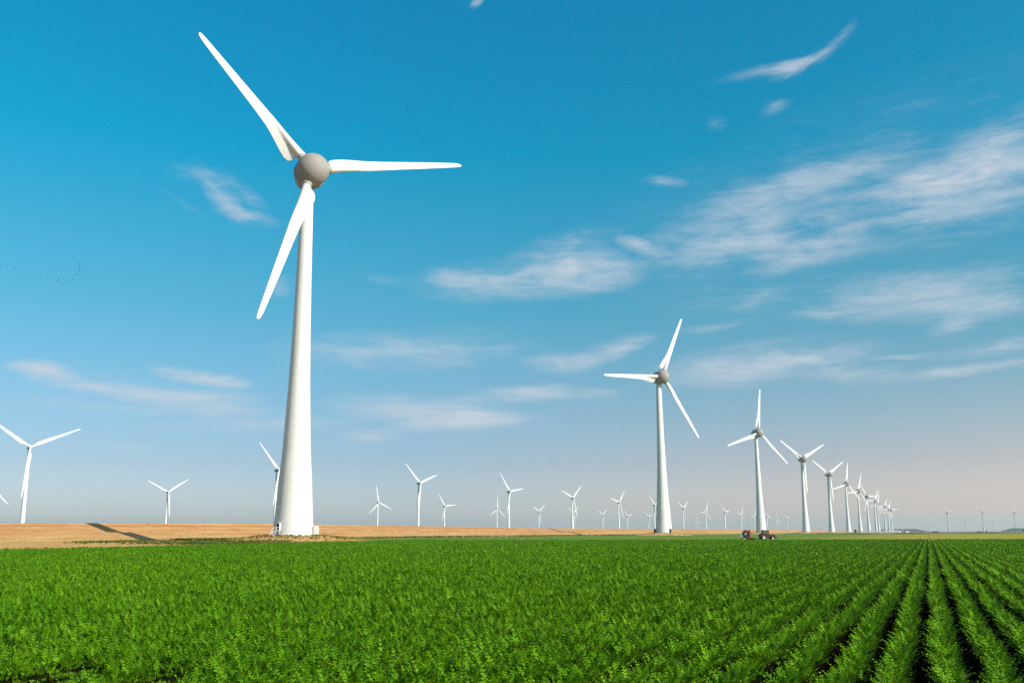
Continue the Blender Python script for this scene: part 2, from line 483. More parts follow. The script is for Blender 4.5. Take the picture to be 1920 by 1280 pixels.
def dike():
    prof = [(-8, -.12), (-2, .0), (2, .5), (15, 3.05), (17, 3.2), (22, 3.3), (24, 3.6), (38, .97), (40, 1.0), (44, 1.0), (47, .93), (75, -.2)]
    us = np.concatenate([np.arange(-900, 1600, 6.), np.arange(1600, 9000, 60.)])
    crest = np.interp(us, DK_U, DK_Z)
    mb = MB(); vs = []; k = len(prof)
    for u, cz in zip(us, crest):
        w = .35 * math.sin(u * .021) + .25 * math.sin(u * .063 + 1)
        for i, (dv, z) in enumerate(prof):
            zz = z * cz if i in (7, 8, 9, 10) else z
            j = .10 * math.sin(u * .9 + i * 2.1) * math.sin(u * .37 + i) if 0 < i < 11 else 0
            if i == 11: zz = -.2
            vs.append((u, dv + w * (i < 7), zz + j))
    fs = []
    for a in range(len(us) - 1):
        for i in range(k - 1):
            fs.append((a * k + i, (a + 1) * k + i, (a + 1) * k + i + 1, a * k + i + 1))
    mb.add(vs, fs, 0, True)
    me = mb.mesh('dike', M['dike'])
    o = link('dike', me, mat4=Matrix(((SU, -CU, 0, uv(0, 285).x), (CU, SU, 0, uv(0, 285).y), (0, 0, 1, 0), (0, 0, 0, 1))))
    tag(o, kind='structure')


dike()


# the ridged soil of the carrot field
ROW = .64; ROW0 = .25
U_END = 238.0


def v_edge(u):
    return float(np.interp(u, [0, 80, 185, 260], [100, 106, 128, 134]))


def field_soil():
    prof = [(-.32, -.085), (-.235, -.06), (-.14, .17), (.14, .17), (.235, -.06)]
    us = np.array([-25, 0, 40, 80, 130, 185, U_END])
    vs = []; fs = []
    nrow = int((136 + 75) / ROW)
    for r in range(nrow):
        vc = ROW0 + ROW / 2 + (r - int(75 / ROW)) * ROW
        ks = us[[v_edge(u) > vc for u in us]]
        if len(ks) < 2: continue
        b = len(vs)
        pr = prof + [(.32, -.085)]
        for u in ks:
            for dv, z in pr:
                vs.append(tuple(uv(u, vc + dv, z)))
        n = len(pr)
        for a in range(len(ks) - 1):
            for i in range(n - 1):
                fs.append((b + a * n + i, b + (a + 1) * n + i, b + (a + 1) * n + i + 1, b + a * n + i + 1))
    mb = MB(); mb.add(vs, fs)
    tag(mb.build('field', M['soil']), kind='structure')


field_soil()


# ------------------------------------------------------------------ foliage scattered as one object each ("stuff")
def frond(vs, fs, az, lean, L, pairs, sub, wid, r, t_low=.5):
    d = np.array([math.cos(az), math.sin(az), 0.0]); side = np.array([-math.sin(az), math.cos(az), 0.0])
    upv = np.array([0, 0, 1.0])
    P = []; a = lean; p = np.zeros(3); n = 7
    for i in range(n + 1):
        P.append(p.copy()); p = p + (d * math.sin(a) + upv * math.cos(a)) * (L / n); a += .08 + .05 * r.random()
    P = np.array(P)

    def at(t):
        x = t * n; i = min(int(x), n - 1); return P[i] + (P[i + 1] - P[i]) * (x - i)

    def tri(a_, b_, c_):
        i = len(vs); vs.extend([a_, b_, c_]); fs.append((i, i + 1, i + 2))
    w = .004
    for t0, t1 in ((0, .5), (.5, 1.0)):
        tri(at(t0) - side * w, at(t0) + side * w, at(t1))
    for k in range(pairs):
        t = t_low + (.98 - t_low) * k / max(1, pairs - 1)
        c = at(t); fw = at(min(1, t + .06)) - at(t - .06); fw /= np.linalg.norm(fw) + 1e-9
        nrm = np.cross(side, fw)
        ln = wid * (1.0 - .5 * (t - t_low) / (1 - t_low)) * (.8 + .4 * r.random())
        for s in (-1, 1):
            tip = c + side * (s * ln * .8) + fw * (ln * .55) + nrm * (ln * (r.random() - .35) * .22)
            if sub == 1:
                m1 = (c + tip) / 2 + fw * ln * .42
                tri(c - fw * ln * .3, m1, tip); tri(c - fw * ln * .3, c + fw * ln * .25, m1)
            else:
                for q in range(sub):
                    f0 = q / sub; bs = c + (tip - c) * f0
                    dr = (tip - c) * (.42 if q < sub - 1 else .6) + fw * (ln * .38 * (1 if q % 2 else -.5)) + nrm * (ln * (r.random() - .5) * .5)
                    wv = np.cross(dr, nrm); wv = wv / (np.linalg.norm(wv) + 1e-9) * ln * .22
                    tri(bs - wv, bs + wv, bs + dr)


def clump(nf, pairs, sub, L, wid, spread, seed, base=.03):
    r = random.Random(seed); vs = []; fs = []
    for i in range(nf):
        v0 = len(vs)
        frond(vs, fs, 2 * math.pi * (i + r.random() * .8) / nf, spread * (.15 + .85 * r.random()), L * (.7 + .45 * r.random()), pairs, sub, wid, r)
        o = np.array([base * (r.random() - .5) * 2, base * (r.random() - .5) * 2, 0])
        for j in range(v0, len(vs)): vs[j] = vs[j] + o
    return np.array(vs), fs


def blades(nb, h, w, seed, spread=.3, base=.15):
    r = random.Random(seed); vs = []; fs = []
    for i in range(nb):
        a = r.random() * 6.283; d = np.array([math.cos(a), math.sin(a), 0]); sd_ = np.array([-d[1], d[0], 0])
        o = np.array([(r.random() - .5) * 2 * base, (r.random() - .5) * 2 * base, 0]); hh = h * (.5 + .6 * r.random()); ln = spread * r.random() * hh
        b = len(vs)
        vs += [o - sd_ * w, o + sd_ * w, o + d * ln * .5 + np.array([0, 0, hh * .6]) + sd_ * w * .7, o + d * ln * .5 + np.array([0, 0, hh * .6]) - sd_ * w * .7, o + d * ln * 1.4 + np.array([0, 0, hh])]
        fs += [(b, b + 1, b + 2, b + 3), (b + 3, b + 2, b + 4)]
    return np.array(vs), fs


def scatter(name, label, cat, protos, pts, lod, rot, scl, mats, pmat=None):
    """one object: proto clumps and carrier points in one mesh, instanced by geometry nodes"""
    V = []; Fc = []; pid = []; mi = []; off = 0
    for i, (vs, fs) in enumerate(protos):
        V.append(vs); Fc += [[off + j for j in f] for f in fs]; pid += [i + 1] * len(vs); off += len(vs)
        mi += [0 if pmat is None else pmat[i]] * len(fs)
    V.append(pts); pid += [0] * len(pts)
    V = np.concatenate(V)
    me = bpy.data.meshes.new(name); me.from_pydata(V.tolist(), [], Fc)
    for m in mats: me.materials.append(m)
    me.polygons.foreach_set('material_index', mi)
    n0 = len(V) - len(pts)

    def attr(nm, typ, data, field='value'):
        a = me.attributes.new(nm, typ, 'POINT'); a.data.foreach_set(field, np.asarray(data).ravel())
    attr('proto', 'INT', np.array(pid, dtype=np.int32))
    attr('lod', 'INT', np.concatenate([np.zeros(n0, np.int32) - 1, lod.astype(np.int32)]))
    attr('rotv', 'FLOAT_VECTOR', np.concatenate([np.zeros((n0, 3)), rot]).astype(np.float32), 'vector')
    attr('sclv', 'FLOAT_VECTOR', np.concatenate([np.ones((n0, 3)), scl]).astype(np.float32), 'vector')
    me.update()
    o = link(name, me); tag(o, label, cat, kind='stuff')
    g = bpy.data.node_groups.new(name + '_scatter', 'GeometryNodeTree')
    g.interface.new_socket('Geometry', in_out='INPUT', socket_type='NodeSocketGeometry')
    g.interface.new_socket('Geometry', in_out='OUTPUT', socket_type='NodeSocketGeometry')
    gi = g.nodes.new('NodeGroupInput'); go = g.nodes.new('NodeGroupOutput'); L = g.links.new

    def named(nm, dt):
        n = g.nodes.new('GeometryNodeInputNamedAttribute'); n.data_type = dt; n.inputs[0].default_value = nm; return n.outputs[0]

    def eq(sock, val):
        n = g.nodes.new('FunctionNodeCompare'); n.data_type = 'INT'; n.operation = 'EQUAL'
        L(sock, n.inputs[2]); n.inputs[3].default_value = val; return n.outputs[0]
    pr = named('proto', 'INT'); ld = named('lod', 'INT')
    rv = named('rotv', 'FLOAT_VECTOR'); sv = named('sclv', 'FLOAT_VECTOR')
    e2r = g.nodes.new('FunctionNodeEulerToRotation'); L(rv, e2r.inputs[0])
    spt = g.nodes.new('GeometryNodeSeparateGeometry'); spt.domain = 'POINT'
    L(gi.outputs[0], spt.inputs[0]); L(eq(pr, 0), spt.inputs[1])
    jo = g.nodes.new('GeometryNodeJoinGeometry')
    for i in range(len(protos)):
        s = g.nodes.new('GeometryNodeSeparateGeometry'); s.domain = 'POINT'
        L(gi.outputs[0], s.inputs[0]); L(eq(pr, i + 1), s.inputs[1])
        ip = g.nodes.new('GeometryNodeInstanceOnPoints')
        L(spt.outputs[0], ip.inputs['Points']); L(eq(ld, i), ip.inputs['Selection']); L(s.outputs[0], ip.inputs['Instance'])
        L(e2r.outputs[0], ip.inputs['Rotation']); L(sv, ip.inputs['Scale'])
        L(ip.outputs[0], jo.inputs[0])
    L(jo.outputs[0], go.inputs[0])
    o.modifiers.new('scatter', 'NODES').node_group = g
    return o


def carrots():
    protos = []
    for s in range(5): protos.append(clump(11, 4, 1, .26, .044, .73, 100 + s, .04))       # near
    for s in range(4): protos.append(clump(8, 3, 1, .26, .066, .62, 200 + s, .04))        # middle
    for s in range(3): protos.append(clump(9, 3, 1, .27, .085, .56, 300 + s, .035))         # far
    P = []; LD = []; SC = []; RT = []
    for r in range(int((136 + 75) / ROW)):
        vc = ROW0 + ROW / 2 + (r - int(75 / ROW)) * ROW
        u = 6.0
        us = []
        while u < U_END:                                   # in view: |x| < .66 y
            d = max(CU * u + SU * vc, 1.0)
            x = SU * u - CU * vc
            step = .044 if d < 34 else (.075 if d < 85 else (.13 if d < 150 else .19))
            if d > 8 and abs(x) < .66 * d + 5 and v_edge(u) - .4 > vc:
                us.append((u, d, step))
            elif d > 8:
                u += .5
            u += step
        if not us: continue
        A = np.array(us); n = len(A); d = A[:, 1]
        uu = A[:, 0] + (rng.random(n) - .5) * A[:, 2] * 3
        off = np.clip(rng.normal(0, .05, n), -.092, .092) * np.where(d > 60, .85, 1)
        vv = vc + off + .03 * np.sin(uu * .5 + r * 2.1) + .02 * np.sin(uu * 1.7 + r)
        e = np.abs(off) / .092
        P.append(np.stack([SU * uu - CU * vv, CU * uu + SU * vv, .15 - .09 * e ** 2], 1))
        LD.append(np.where(d < 34, rng.integers(0, 5, n), np.where(d < 85, rng.integers(5, 9, n), rng.integers(9, 12, n))))
        # slow swells in growth, single tall or weak plants, the low flanks of the ridge
        g = 1.04 + .09 * np.sin(uu * .31 + vv * .6) * np.sin(uu * .13 - vv * .21 + 1) + rng.normal(0, .19, n) - .16 * e ** 2
        g = np.where(rng.random(n) < .002, g * 1.4, g)
        weak = np.sin(uu * 5.1 + r * 3.3) * np.sin(uu * 2.3 - r * 1.7) + rng.normal(0, .35, n) > .85
        g = np.where(weak, g * .42, g)
        x = SU * uu - CU * vv; y = CU * uu + SU * vv       # a few gaps at the near left where the soil shows
        gap = (np.hypot((x + 6.3) / .8, (y - 13.1) / 1.5) < 1) | (np.hypot((x + 4.7) / .45, (y - 13.0) / 1.4) < 1)
        g = np.clip(np.where(gap, g * .35, g), .3, 1.7)
        SC.append(np.stack([g, g, g * (1.02 + .30 * rng.random(n))], 1))
        ph = rng.random(n) * 6.283; tl = .13 * off / .092 + rng.normal(0, .10, n)      # plants on the flanks lean out
        ax, ay = -SU, -CU
        RT.append(np.stack([tl * (ax * np.cos(ph) + ay * np.sin(ph)), tl * (-ax * np.sin(ph) + ay * np.cos(ph)), ph], 1))
    P = np.concatenate(P); LD = np.concatenate(LD); SC = np.concatenate(SC); RT = np.concatenate(RT)
    print('carrot clumps', len(P))
    scatter('carrot_crop', 'dense rows of feathery green carrot tops growing on ridges across the field', 'crop', protos, P, LD, RT, SC, [M['carrot']])


carrots()

TURB_ROW = [  # x, y, yaw of the rotor axis, phase of the blades
    (-77.65, 336.65, 61.3, 12.6), (129.8, 818.6, 60.1, 62.9), (338.0, 1296.1, 60.5, 78.8), (546.1, 1773.2, 62.7, 27.5),
    (753.8, 2251.4, 57.5, 30.2), (953.9, 2705.2, 59.9, -44.7), (1164.1, 3189.1, 58.6, -52.2), (1390.4, 3717.0, 62.4, 3.8),
    (1616.6, 4234.7, 57.3, 56.8), (1842.0, 4790.1, 58.8, -51.8), (2057.1, 5254.4, 58.0, 56.2), (2311.9, 5845.4, 59.4, 57.3), (2425.3, 6086.2, 62.5, 8.3)]


def weeds():
    protos = [blades(16, .7, .018, 1, .5, .25), blades(14, .8, .02, 2, .6, .3), blades(18, .55, .02, 3, .5, .3), clump(9, 5, 1, .6, .22, .9, 400, .1)]
    P = []; LD = []; S = []

    def put(u, v, z, k, s):
        P.append(uv(u, v, z)); LD.append(k); S.append(s)
    r = random.Random(5)
    for _ in range(5200):                                   # field margin on the dike side
        u = r.uniform(40, 250); v = v_edge(u) + abs(r.gauss(0, 3.5)) + .3
        if r.random() < .45 + .45 * math.sin(u * .07): continue
        put(u, v, -.05, r.choice((0, 0, 3, 3, 2)), r.uniform(.5, 1.1))
    for _ in range(5200):                                   # green strip along the dike foot
        u = 300 + 800 * r.random() ** 1.4; v = r.gauss(277, 3.5)
        if math.sin(u * .03 - 1.0) + r.gauss(0, .6) < -.5: continue
        put(u, v, -.05, r.choice((3, 3, 0, 2)), r.uniform(.8, 1.9))
    for _ in range(9000):                                   # ragged green and straw growth left of the huge tower
        tx = r.uniform(-.47, -.20); d = r.uniform(215, 345); u = SU * tx * d + CU * d; v = SU * d - CU * tx * d
        k = math.sin(u * .21 + v * .05) + .8 * math.sin(u * .07 - v * .11) + .5 * math.sin(u * .5)
        edge = min(1.0, (tx + .47) / .06) * min(1.0, (-.20 - tx) / .05)
        if v > 279 or v < v_edge(u) + 1 or k + r.gauss(0, .5) < 1.9 - 1.5 * edge: continue
        put(u, v, -.05, r.choice((3, 3, 0, 0, 2)), r.uniform(.4, 1.15))
    for k, (x, y, _, _) in enumerate(TURB_ROW[:5]):         # on the turbine mounds
        for _ in range(1500 if k == 0 else 500):
            a = r.random() * 6.283; rad = r.uniform(8, 25)
            z = float(np.interp(rad, [0, 11, 25], [2, 2, -.05])) * (.8 if k == 0 else 1)
            P.append(Vector((x + rad * math.cos(a), y + rad * math.sin(a), z))); LD.append(r.choice((0, 1, 2, 3))); S.append(r.uniform(.5, 1.2))
    for _ in range(1500):                                   # dry grass flat between field and dike
        u = r.uniform(40, 300); v = r.uniform(112, 284)
        put(u, v, -.05, r.choice((1, 2, 2)), r.uniform(.35, .75))
    for _ in range(11000):                                  # uneven tufts standing on the mown slope of the dike
        u = r.uniform(120, 900); dv = r.uniform(0, 37.5)
        if math.sin(u * .05 + dv * .3) + math.sin(u * .017 - dv * .5) + r.gauss(0, .8) < .2: continue
        cz = float(np.interp(u, DK_U, DK_Z))
        z = float(np.interp(dv, [-2, 2, 15, 17, 22, 24, 38], [0, .5, 3.05, 3.2, 3.3, 3.6, .97 * cz]))
        put(u, 285 + dv, z - .05, r.choice((1, 2, 2)), r.uniform(.4, .95))
    P = np.array([tuple(p) for p in P]); LD = np.array(LD); S = np.array(S); n = len(P)
    RT = np.stack([rng.normal(0, .1, n), rng.normal(0, .1, n), rng.random(n) * 6.283], 1)
    scatter('weeds', 'rough green and straw coloured weeds along the field margin, dike foot and mounds', 'weeds', protos, P, LD, RT, np.stack([S, S, S], 1),
            [M['weed'], M['dry']], [0, 1, 1, 0])


weeds()


def mounds():
    mb = MB()
    prof = [(.01, 2.0), (11, 1.98), (13, 1.8), (21, .5), (26, -.06)]
    mb.lathe([(r, h) for r, h in prof], n=48)
    me = mb.mesh('mound', M['verge'])
    bm = bmesh.new(); bm.from_mesh(me)
    for v in bm.verts:
        rr = math.hypot(v.co.x, v.co.y)
        if rr > 12: v.co.z += .12 * math.sin(v.co.x * 1.3) * math.sin(v.co.y * .9)
        if rr > 25: v.co.z = -.12
    bm.to_mesh(me); bm.free()
    for x, y, _, _ in TURB_ROW:
        o = tag(link('mound', me, loc=(x, y, 0)), kind='structure')
        if y < 400: o.scale.z = .8


mounds()

# low earth bank at the far end of the pale field
mb = MB()
pr = [(-3, -.1), (0, .55), (1.5, .6), (5, -.1)]
vs = []; k = len(pr); ks = np.arange(-1200, 330, 12.)
for a, v in enumerate(ks):
    uu = 905 + max(0.0, v) * 3.0
    for dv, z in pr: vs.append(uv(uu + dv, v, z + (.2 * math.sin(v * .11) if z > 0 else 0)))
mb.add(vs, [(a * k + i, (a + 1) * k + i, (a + 1) * k + i + 1, a * k + i + 1) for a in range(len(ks) - 1) for i in range(k - 1)], 0, True)
tag(mb.build('bank', M['earth']), kind='structure')


# ------------------------------------------------------------------ wind turbines
def loft_blade(name, st, m, tipback=0.0):
    """st = (radius, chord, thickness, twist deg, round 0..1); blade along +Z, trailing edge +X, wind side +Y"""
    n = 40; vs = []; fs = []
    for row in st:
        r, c, t, tw, rd = row[:5]; fl = row[5] if len(row) > 5 else 0.0
        b = R(tw)
        for i in range(n):
            a = 2 * math.pi * i / n
            # airfoil: nose at x=-.3c, tail at x=+.7c
            xc = (1 - math.cos(a)) / 2                       # 0 nose .. 1 tail
            sgn = 1 if a < math.pi else -1
            th = t * 2.6 * (.2969 * math.sqrt(max(xc, 0)) - .126 * xc - .3516 * xc ** 2 + .2843 * xc ** 3 - .1036 * xc ** 4) * 1.0
            ax = (xc - .3) * c; ay = sgn * th * (1.0 if sgn > 0 else .75)
            cx = -math.cos(a) * t / 2; cy = math.sin(a) * t / 2
            if fl:
                xx = xc * c; y1 = math.sqrt(max(0.0, (t / 2) ** 2 - (xx - t / 2) ** 2)); y2 = .03 + .22 * (1 - xc)
                if xc in (0, 1): y2 = 0
                # skin that clings to the spar and then runs out flat along the flap
                ay = ay * (1 - fl) + fl * sgn * max(y1, y2 if xx > t / 2 else 0); ax = ax * (1 - fl) + fl * (xx - t / 2)
            x = ax * (1 - rd) + cx * rd; y = ay * (1 - rd) + cy * rd
            vs.append((x * math.cos(b) + y * math.sin(b), -x * math.sin(b) + y * math.cos(b), r))
    k = len(st)
    for j in range(k - 1):
        for i in range(n):
            q = (i + 1) % n
            fs.append((j * n + i, j * n + q, (j + 1) * n + q, (j + 1) * n + i))
    fs.append(tuple(range(n))); fs.append(tuple(reversed(range((k - 1) * n, k * n))))
    mb = MB(); mb.add(vs, fs, 0, True)
    return mb.mesh(name, m)


BIG_BLADE = loft_blade('blade', [
    (5.6, 3.2, 3.1, 24, 1), (7.2, 3.3, 3.1, 24, 1), (7.5, 5.7, 3.05, 30, 0, 1), (8.2, 6.6, 3.0, 30, 0, 1), (10, 6.9, 2.85, 27, 0, 1), (13, 6.3, 2.45, 22, 0, .9), (17, 5.4, 1.95, 16, 0, .6), (20, 4.85, 1.7, 13, 0, .25),
    (23, 4.4, 1.45, 10, 0), (30, 3.8, 1.1, 7.5, 0), (38, 3.3, .8, 5, 0), (46, 2.85, .6, 3.5, 0), (53, 2.4, .45, 2.3, 0), (58, 2.05, .36, 1.5, 0), (61, 1.75, .28, 1, 0), (62.8, 1.25, .2, 1, 0), (63.5, .5, .1, 1, 0)], M['blade'])
SLIM_BLADE = loft_blade('blade', [
    (1.4, 2.3, 2.3, 14, 1), (3.5, 2.4, 2.3, 14, 1), (6, 3.2, 2.1, 14, .35), (9, 4.0, 1.8, 13, .05), (12, 4.0, 1.5, 11, 0), (18, 3.5, 1.05, 8, 0),
    (27, 2.8, .75, 5.5, 0), (36, 2.1, .5, 3, 0), (44, 1.55, .34, 1.5, 0), (50, 1.1, .22, .5, 0), (53, .7, .14, 0, 0), (54, .2, .06, 0, 0)], M['blade'])

mb = MB()
zr = [(7.05, 0), (6.75, 5), (6.42, 10), (5.85, 19.5), (5.05, 29), (4.38, 43), (3.78, 57), (3.22, 76), (2.8, 96), (2.45, 117), (2.2, 131), (2.1, 134)]
zz = np.linspace(0, 134, 50)
mb.lathe([(float(np.interp(z, [b for a, b in zr], [a for a, b in zr])), float(z)) for z in zz], n=64)
BIG_TOWER = mb.mesh('tower', M['tower'])
mb = MB(); mb.lathe([(.01, 95.4), (1.35, 95.4), (1.4, 93), (1.75, 60), (2.15, 25), (2.5, 0)], n=28)
SLIM_TOWER = mb.mesh('tower', M['white'])

# +X of these is the rotor axis (upwind)
mb = MB()      # ball shaped spinner, centre at origin
pf = [(6.15 * math.sin(t), 6.15 * math.cos(t)) for t in np.linspace(.003, R(118), 24)]
mb.lathe(pf, axis=(1, 0, 0), n=48)
BALL = mb.mesh('ball_hub', M['ball'])
mb = MB()      # ring generator and egg shaped tail
mb.lathe([(5.4, -2.7), (6.05, -3.0), (6.1, -4.6), (5.6, -5.2), (5.3, -5.6), (4.9, -7.5), (4.3, -9.5), (3.5, -11.5), (2.5, -13.2), (1.2, -14.3), (.01, -14.7)], axis=(1, 0, 0), n=40)
EGG = mb.mesh('nacelle', M['nacelle'])
mb = MB()      # wind mast, cooler and hatch on the tail
mb.tube((-11.2, 0, 3.2), (-11.2, 0, 6.8), .14, .1); mb.box((-11.2, 0, 6.6), (.2, 2.2, .18)); mb.box((-9.4, 0, 4.6), (2.2, 2.6, 1.1))
mb.tube((-11.2, -1, 6.6), (-11.2, -1, 7.4), .16); mb.tube((-11.2, 1, 6.6), (-11.2, 1, 7.4), .16)
MAST = mb.mesh('wind_mast', M['nacelle'])
mb = MB(); mb.lathe([(1.72, 4.9), (1.78, 5.2), (1.78, 6.25), (1.66, 6.3), (1.66, 6.42), (1.80, 6.46), (1.80, 6.98), (1.6, 7.02)], axis=(0, 0, 1), n=28)
COLLAR = mb.mesh('blade_root', M['collar'])
mb = MB()      # offshore nacelle
mb.lathe([(.01, -8.6), (1.6, -8.5), (2.0, -8.0), (2.1, -5), (2.1, -2.0), (1.95, -1.5)], axis=(1, 0, 0), n=24)
SLIM_NAC = mb.mesh('nacelle', M['nacelle'])
mb = MB(); mb.lathe([(1.95, -1.5), (2.05, -.6), (2.0, .6), (1.5, 1.7), (.8, 2.3), (.01, 2.5)], axis=(1, 0, 0), n=24)
SLIM_HUB = mb.mesh('hub', M['white'])


def axes(yaw, tilt):
    n = Vector((math.cos(yaw) * math.cos(tilt), -math.sin(yaw) * math.cos(tilt), math.sin(tilt)))
    e1 = Vector((math.sin(yaw), math.cos(yaw), 0)); e2 = n.cross(e1)
    return n, e1, e2


def m4(x, y, z, o):
    return Matrix(((x.x, y.x, z.x, o.x), (x.y, y.y, z.y, o.y), (x.z, y.z, z.z, o.z), (0, 0, 0, 1)))


def turbine(big, x, y, yaw, ph, label, group, base, blade_scale=1.0, grey=False):
    yaw, ph = R(yaw), R(ph)
    root = empty('wind_turbine', (x, y, base)); tag(root, label, 'wind turbine', group)
    n, e1, e2 = axes(yaw, R(5))
    H, off = (135.0, 6.0) if big else (95.0, 5.0)
    hub = Vector((0, 0, H)) + Vector((math.cos(yaw), -math.sin(yaw), 0)) * off
    link('tower', BIG_TOWER if big else SLIM_TOWER, root)
    fr = m4(n, e1, e2, hub)
    nac = link('nacelle', EGG if big else SLIM_NAC, root, mat4=fr)
    if big: link('wind_mast', MAST, nac)
    link('ball_hub' if big else 'hub', BALL if big else SLIM_HUB, root, mat4=fr)
    for k in range(3):
        a = ph + k * 2 * math.pi / 3
        rho = e1 * math.cos(a) + e2 * math.sin(a); tau = -e1 * math.sin(a) + e2 * math.cos(a)
        b = link('blade', BIG_BLADE if big else SLIM_BLADE, root, mat4=m4(tau, n, rho, hub) @ Matrix.Scale(blade_scale, 4))
        if big: link('blade_root', COLLAR, b)
    if grey:                               # far machines with haze fade in their colour: own slots, shared shapes
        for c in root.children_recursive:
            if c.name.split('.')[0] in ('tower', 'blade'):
                c.material_slots[0].link = 'OBJECT'; c.material_slots[0].material = M['haze_tone']
    return root


ROW_LABELS = [
    'huge white turbine nearest the camera, grey ball hub, one blade crossing its wide tower',
    'white turbine with grey ball hub and a blade pointing straight left, second largest in view',
    'third largest white turbine, tower rising straight behind the red tractor',
    'first white turbine right of the tractor, lower blade hanging close beside its tower',
    'second white turbine right of the tractor, Y of blades overlapping its neighbour',
    'receding row turbine with one blade straight up, just left of the far dark reel',
    'receding row turbine whose tower stands just right of the far dark hose reel',
    'receding row turbine with a blade level to the right, second beyond the dark reel',
    'small receding row turbine with a blade pointing left, third right of the far dark reel',
    'small pale turbine fourth right of the far dark reel in the receding row',
    'small pale turbine fifth right of the far dark reel in the receding row',
    'tiny pale turbine second from the far end of the receding row',
    'tiny pale turbine at the very far end of the receding row, blade pointing right',
]
towers = []
for (x, y, yw, ph), lb in zip(TURB_ROW, ROW_LABELS):
    towers.append(turbine(True, x, y, yw, ph, lb, 'ball hub turbines in a row along the dike', 1.6 if y < 400 else 2.0, 1.008 if y < 400 else 1.0))

OFFSHORE = [
    (-949.0, 1700.6, 59.9, 74.5, 'white slim turbine cut off by the left picture edge, only blade tips showing'),
    (-519.9, 1006.8, 54.0, 24.9, 'largest slim white turbine behind the dike, close to the left picture edge'),
    (-763.0, 2088.6, 45.2, 33.2, 'slim white turbine behind the dike left of the huge tower, blades in a clear Y'),
    (-347.5, 1385.7, 31.0, 15.0, 'slim white turbine half hidden by the left side of the huge tower'),
    (-408.6, 2869.5, 40.6, 99.0, 'slim white turbine with one blade straight up, first right of the huge tower'),
    (-176.0, 1766.1, 34.3, 19.6, 'tall slim white turbine second right of the huge tower, blade raised up left'),
    (-236.0, 3274.4, 39.9, 6.9, 'small slim turbine third right of the huge tower, a blade pointing right'),
    (-62.0, 3691.7, 38.1, 85.0, 'small slim turbine with one blade straight up, close left of the mid picture turbine'),
    (-9.1, 2147.5, 36.4, 9.4, 'tall slim white turbine at the middle of the picture behind the dike'),
    (112.4, 4101.1, 39.5, 35.6, 'little slim turbine alone just right of the middle of the picture'),
    (159.1, 2533.4, 40.8, 39.3, 'tall slim turbine standing in front of a smaller one, right of the middle'),
    (279.2, 4376.9, 37.8, 34.6, 'little slim turbine overlapped by the taller turbine in front of it'),
    (459.7, 4864.7, 40.9, 34.8, 'little slim Y turbine between the overlapping pair and the next tall one'),
    (325.8, 2917.7, 38.6, 46.6, 'tall slim turbine second left of the second largest turbine'),
    (652.2, 5413.7, 38.9, 13.4, 'little slim turbine close right of a tall slim one, left of the second largest turbine'),
    (824.6, 5776.7, 37.3, 24.4, 'little faint turbine just left of the one half hidden by the second largest tower'),
    (482.5, 3233.9, 34.2, 22.6, 'slim turbine half hidden by the left side of the second largest tower'),
    (660.2, 3679.3, 35.6, 32.9, 'slim Y turbine, first to the right of the second largest tower'),
    (1455.8, 7516.8, 41.5, 94.8, 'tiny faint turbine with low hub, second right of the second largest tower'),
    (855.2, 4204.6, 40.2, 67.2, 'slim turbine third right of the second largest tower, blade straight up'),
    (996.4, 4460.5, 38.2, 13.8, 'slim turbine fourth right of the second largest tower, a blade pointing right'),
    (1179.8, 4906.4, 38.0, 56.4, 'slim turbine standing above the red hose reel cart beside the tractor'),
    (1417.7, 5574.4, 44.5, 62.9, 'faint slim turbine half hidden by the left side of the tower behind the tractor'),
    (1547.9, 5784.3, 36.4, 0.6, 'faint slim turbine just right of the tower behind the tractor'),
    (1897.7, 6824.0, 38.6, 95.0, 'tiny faint turbine second right of the tower behind the tractor'),
    (1923.6, 6676.1, 37.4, 26.4, 'tiny faint Y turbine third right of the tower behind the tractor'),
]
for x, y, yw, ph, lb in OFFSHORE:
    turbine(False, x, y, yw, ph, lb, 'slim turbines standing in the water behind the dike', -.05)

for px, d, ph, lb in [
        (1779, 6900, 20, 'ghostly grey turbine in haze over the right horizon, leftmost of three dark hubs'),
        (1845, 6900, 70, 'ghostly grey turbine in haze over the right horizon, middle one of three dark hubs'),
        (1905, 7000, 45, 'ghostly grey turbine in haze by the right picture edge, rightmost of three dark hubs')]:
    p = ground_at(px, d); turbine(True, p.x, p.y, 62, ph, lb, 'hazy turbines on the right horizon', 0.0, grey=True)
for px, d, ph, lb in [(1812, 7400, 10, 'very faint pale turbine in haze between two dark hubbed ones'), (1863, 8200, 40, 'very faint pale turbine in haze just right of the middle dark hub')]:
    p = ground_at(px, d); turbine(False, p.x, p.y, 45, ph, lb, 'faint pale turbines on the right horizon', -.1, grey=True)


# door, stairs of the nearest tower and the cabinets beside the towers
def surf(t, ang, z, out=0.0):
    """point on a tower; ang measured from the direction to the camera, + to the right"""
    rad = float(np.interp(z, [b for a, b in zr], [a for a, b in zr])) + out
    x, y = t.location.x, t.location.y
    base = math.atan2(-y, -x) + ang
    return Vector((rad * math.cos(base), rad * math.sin(base), z)), base


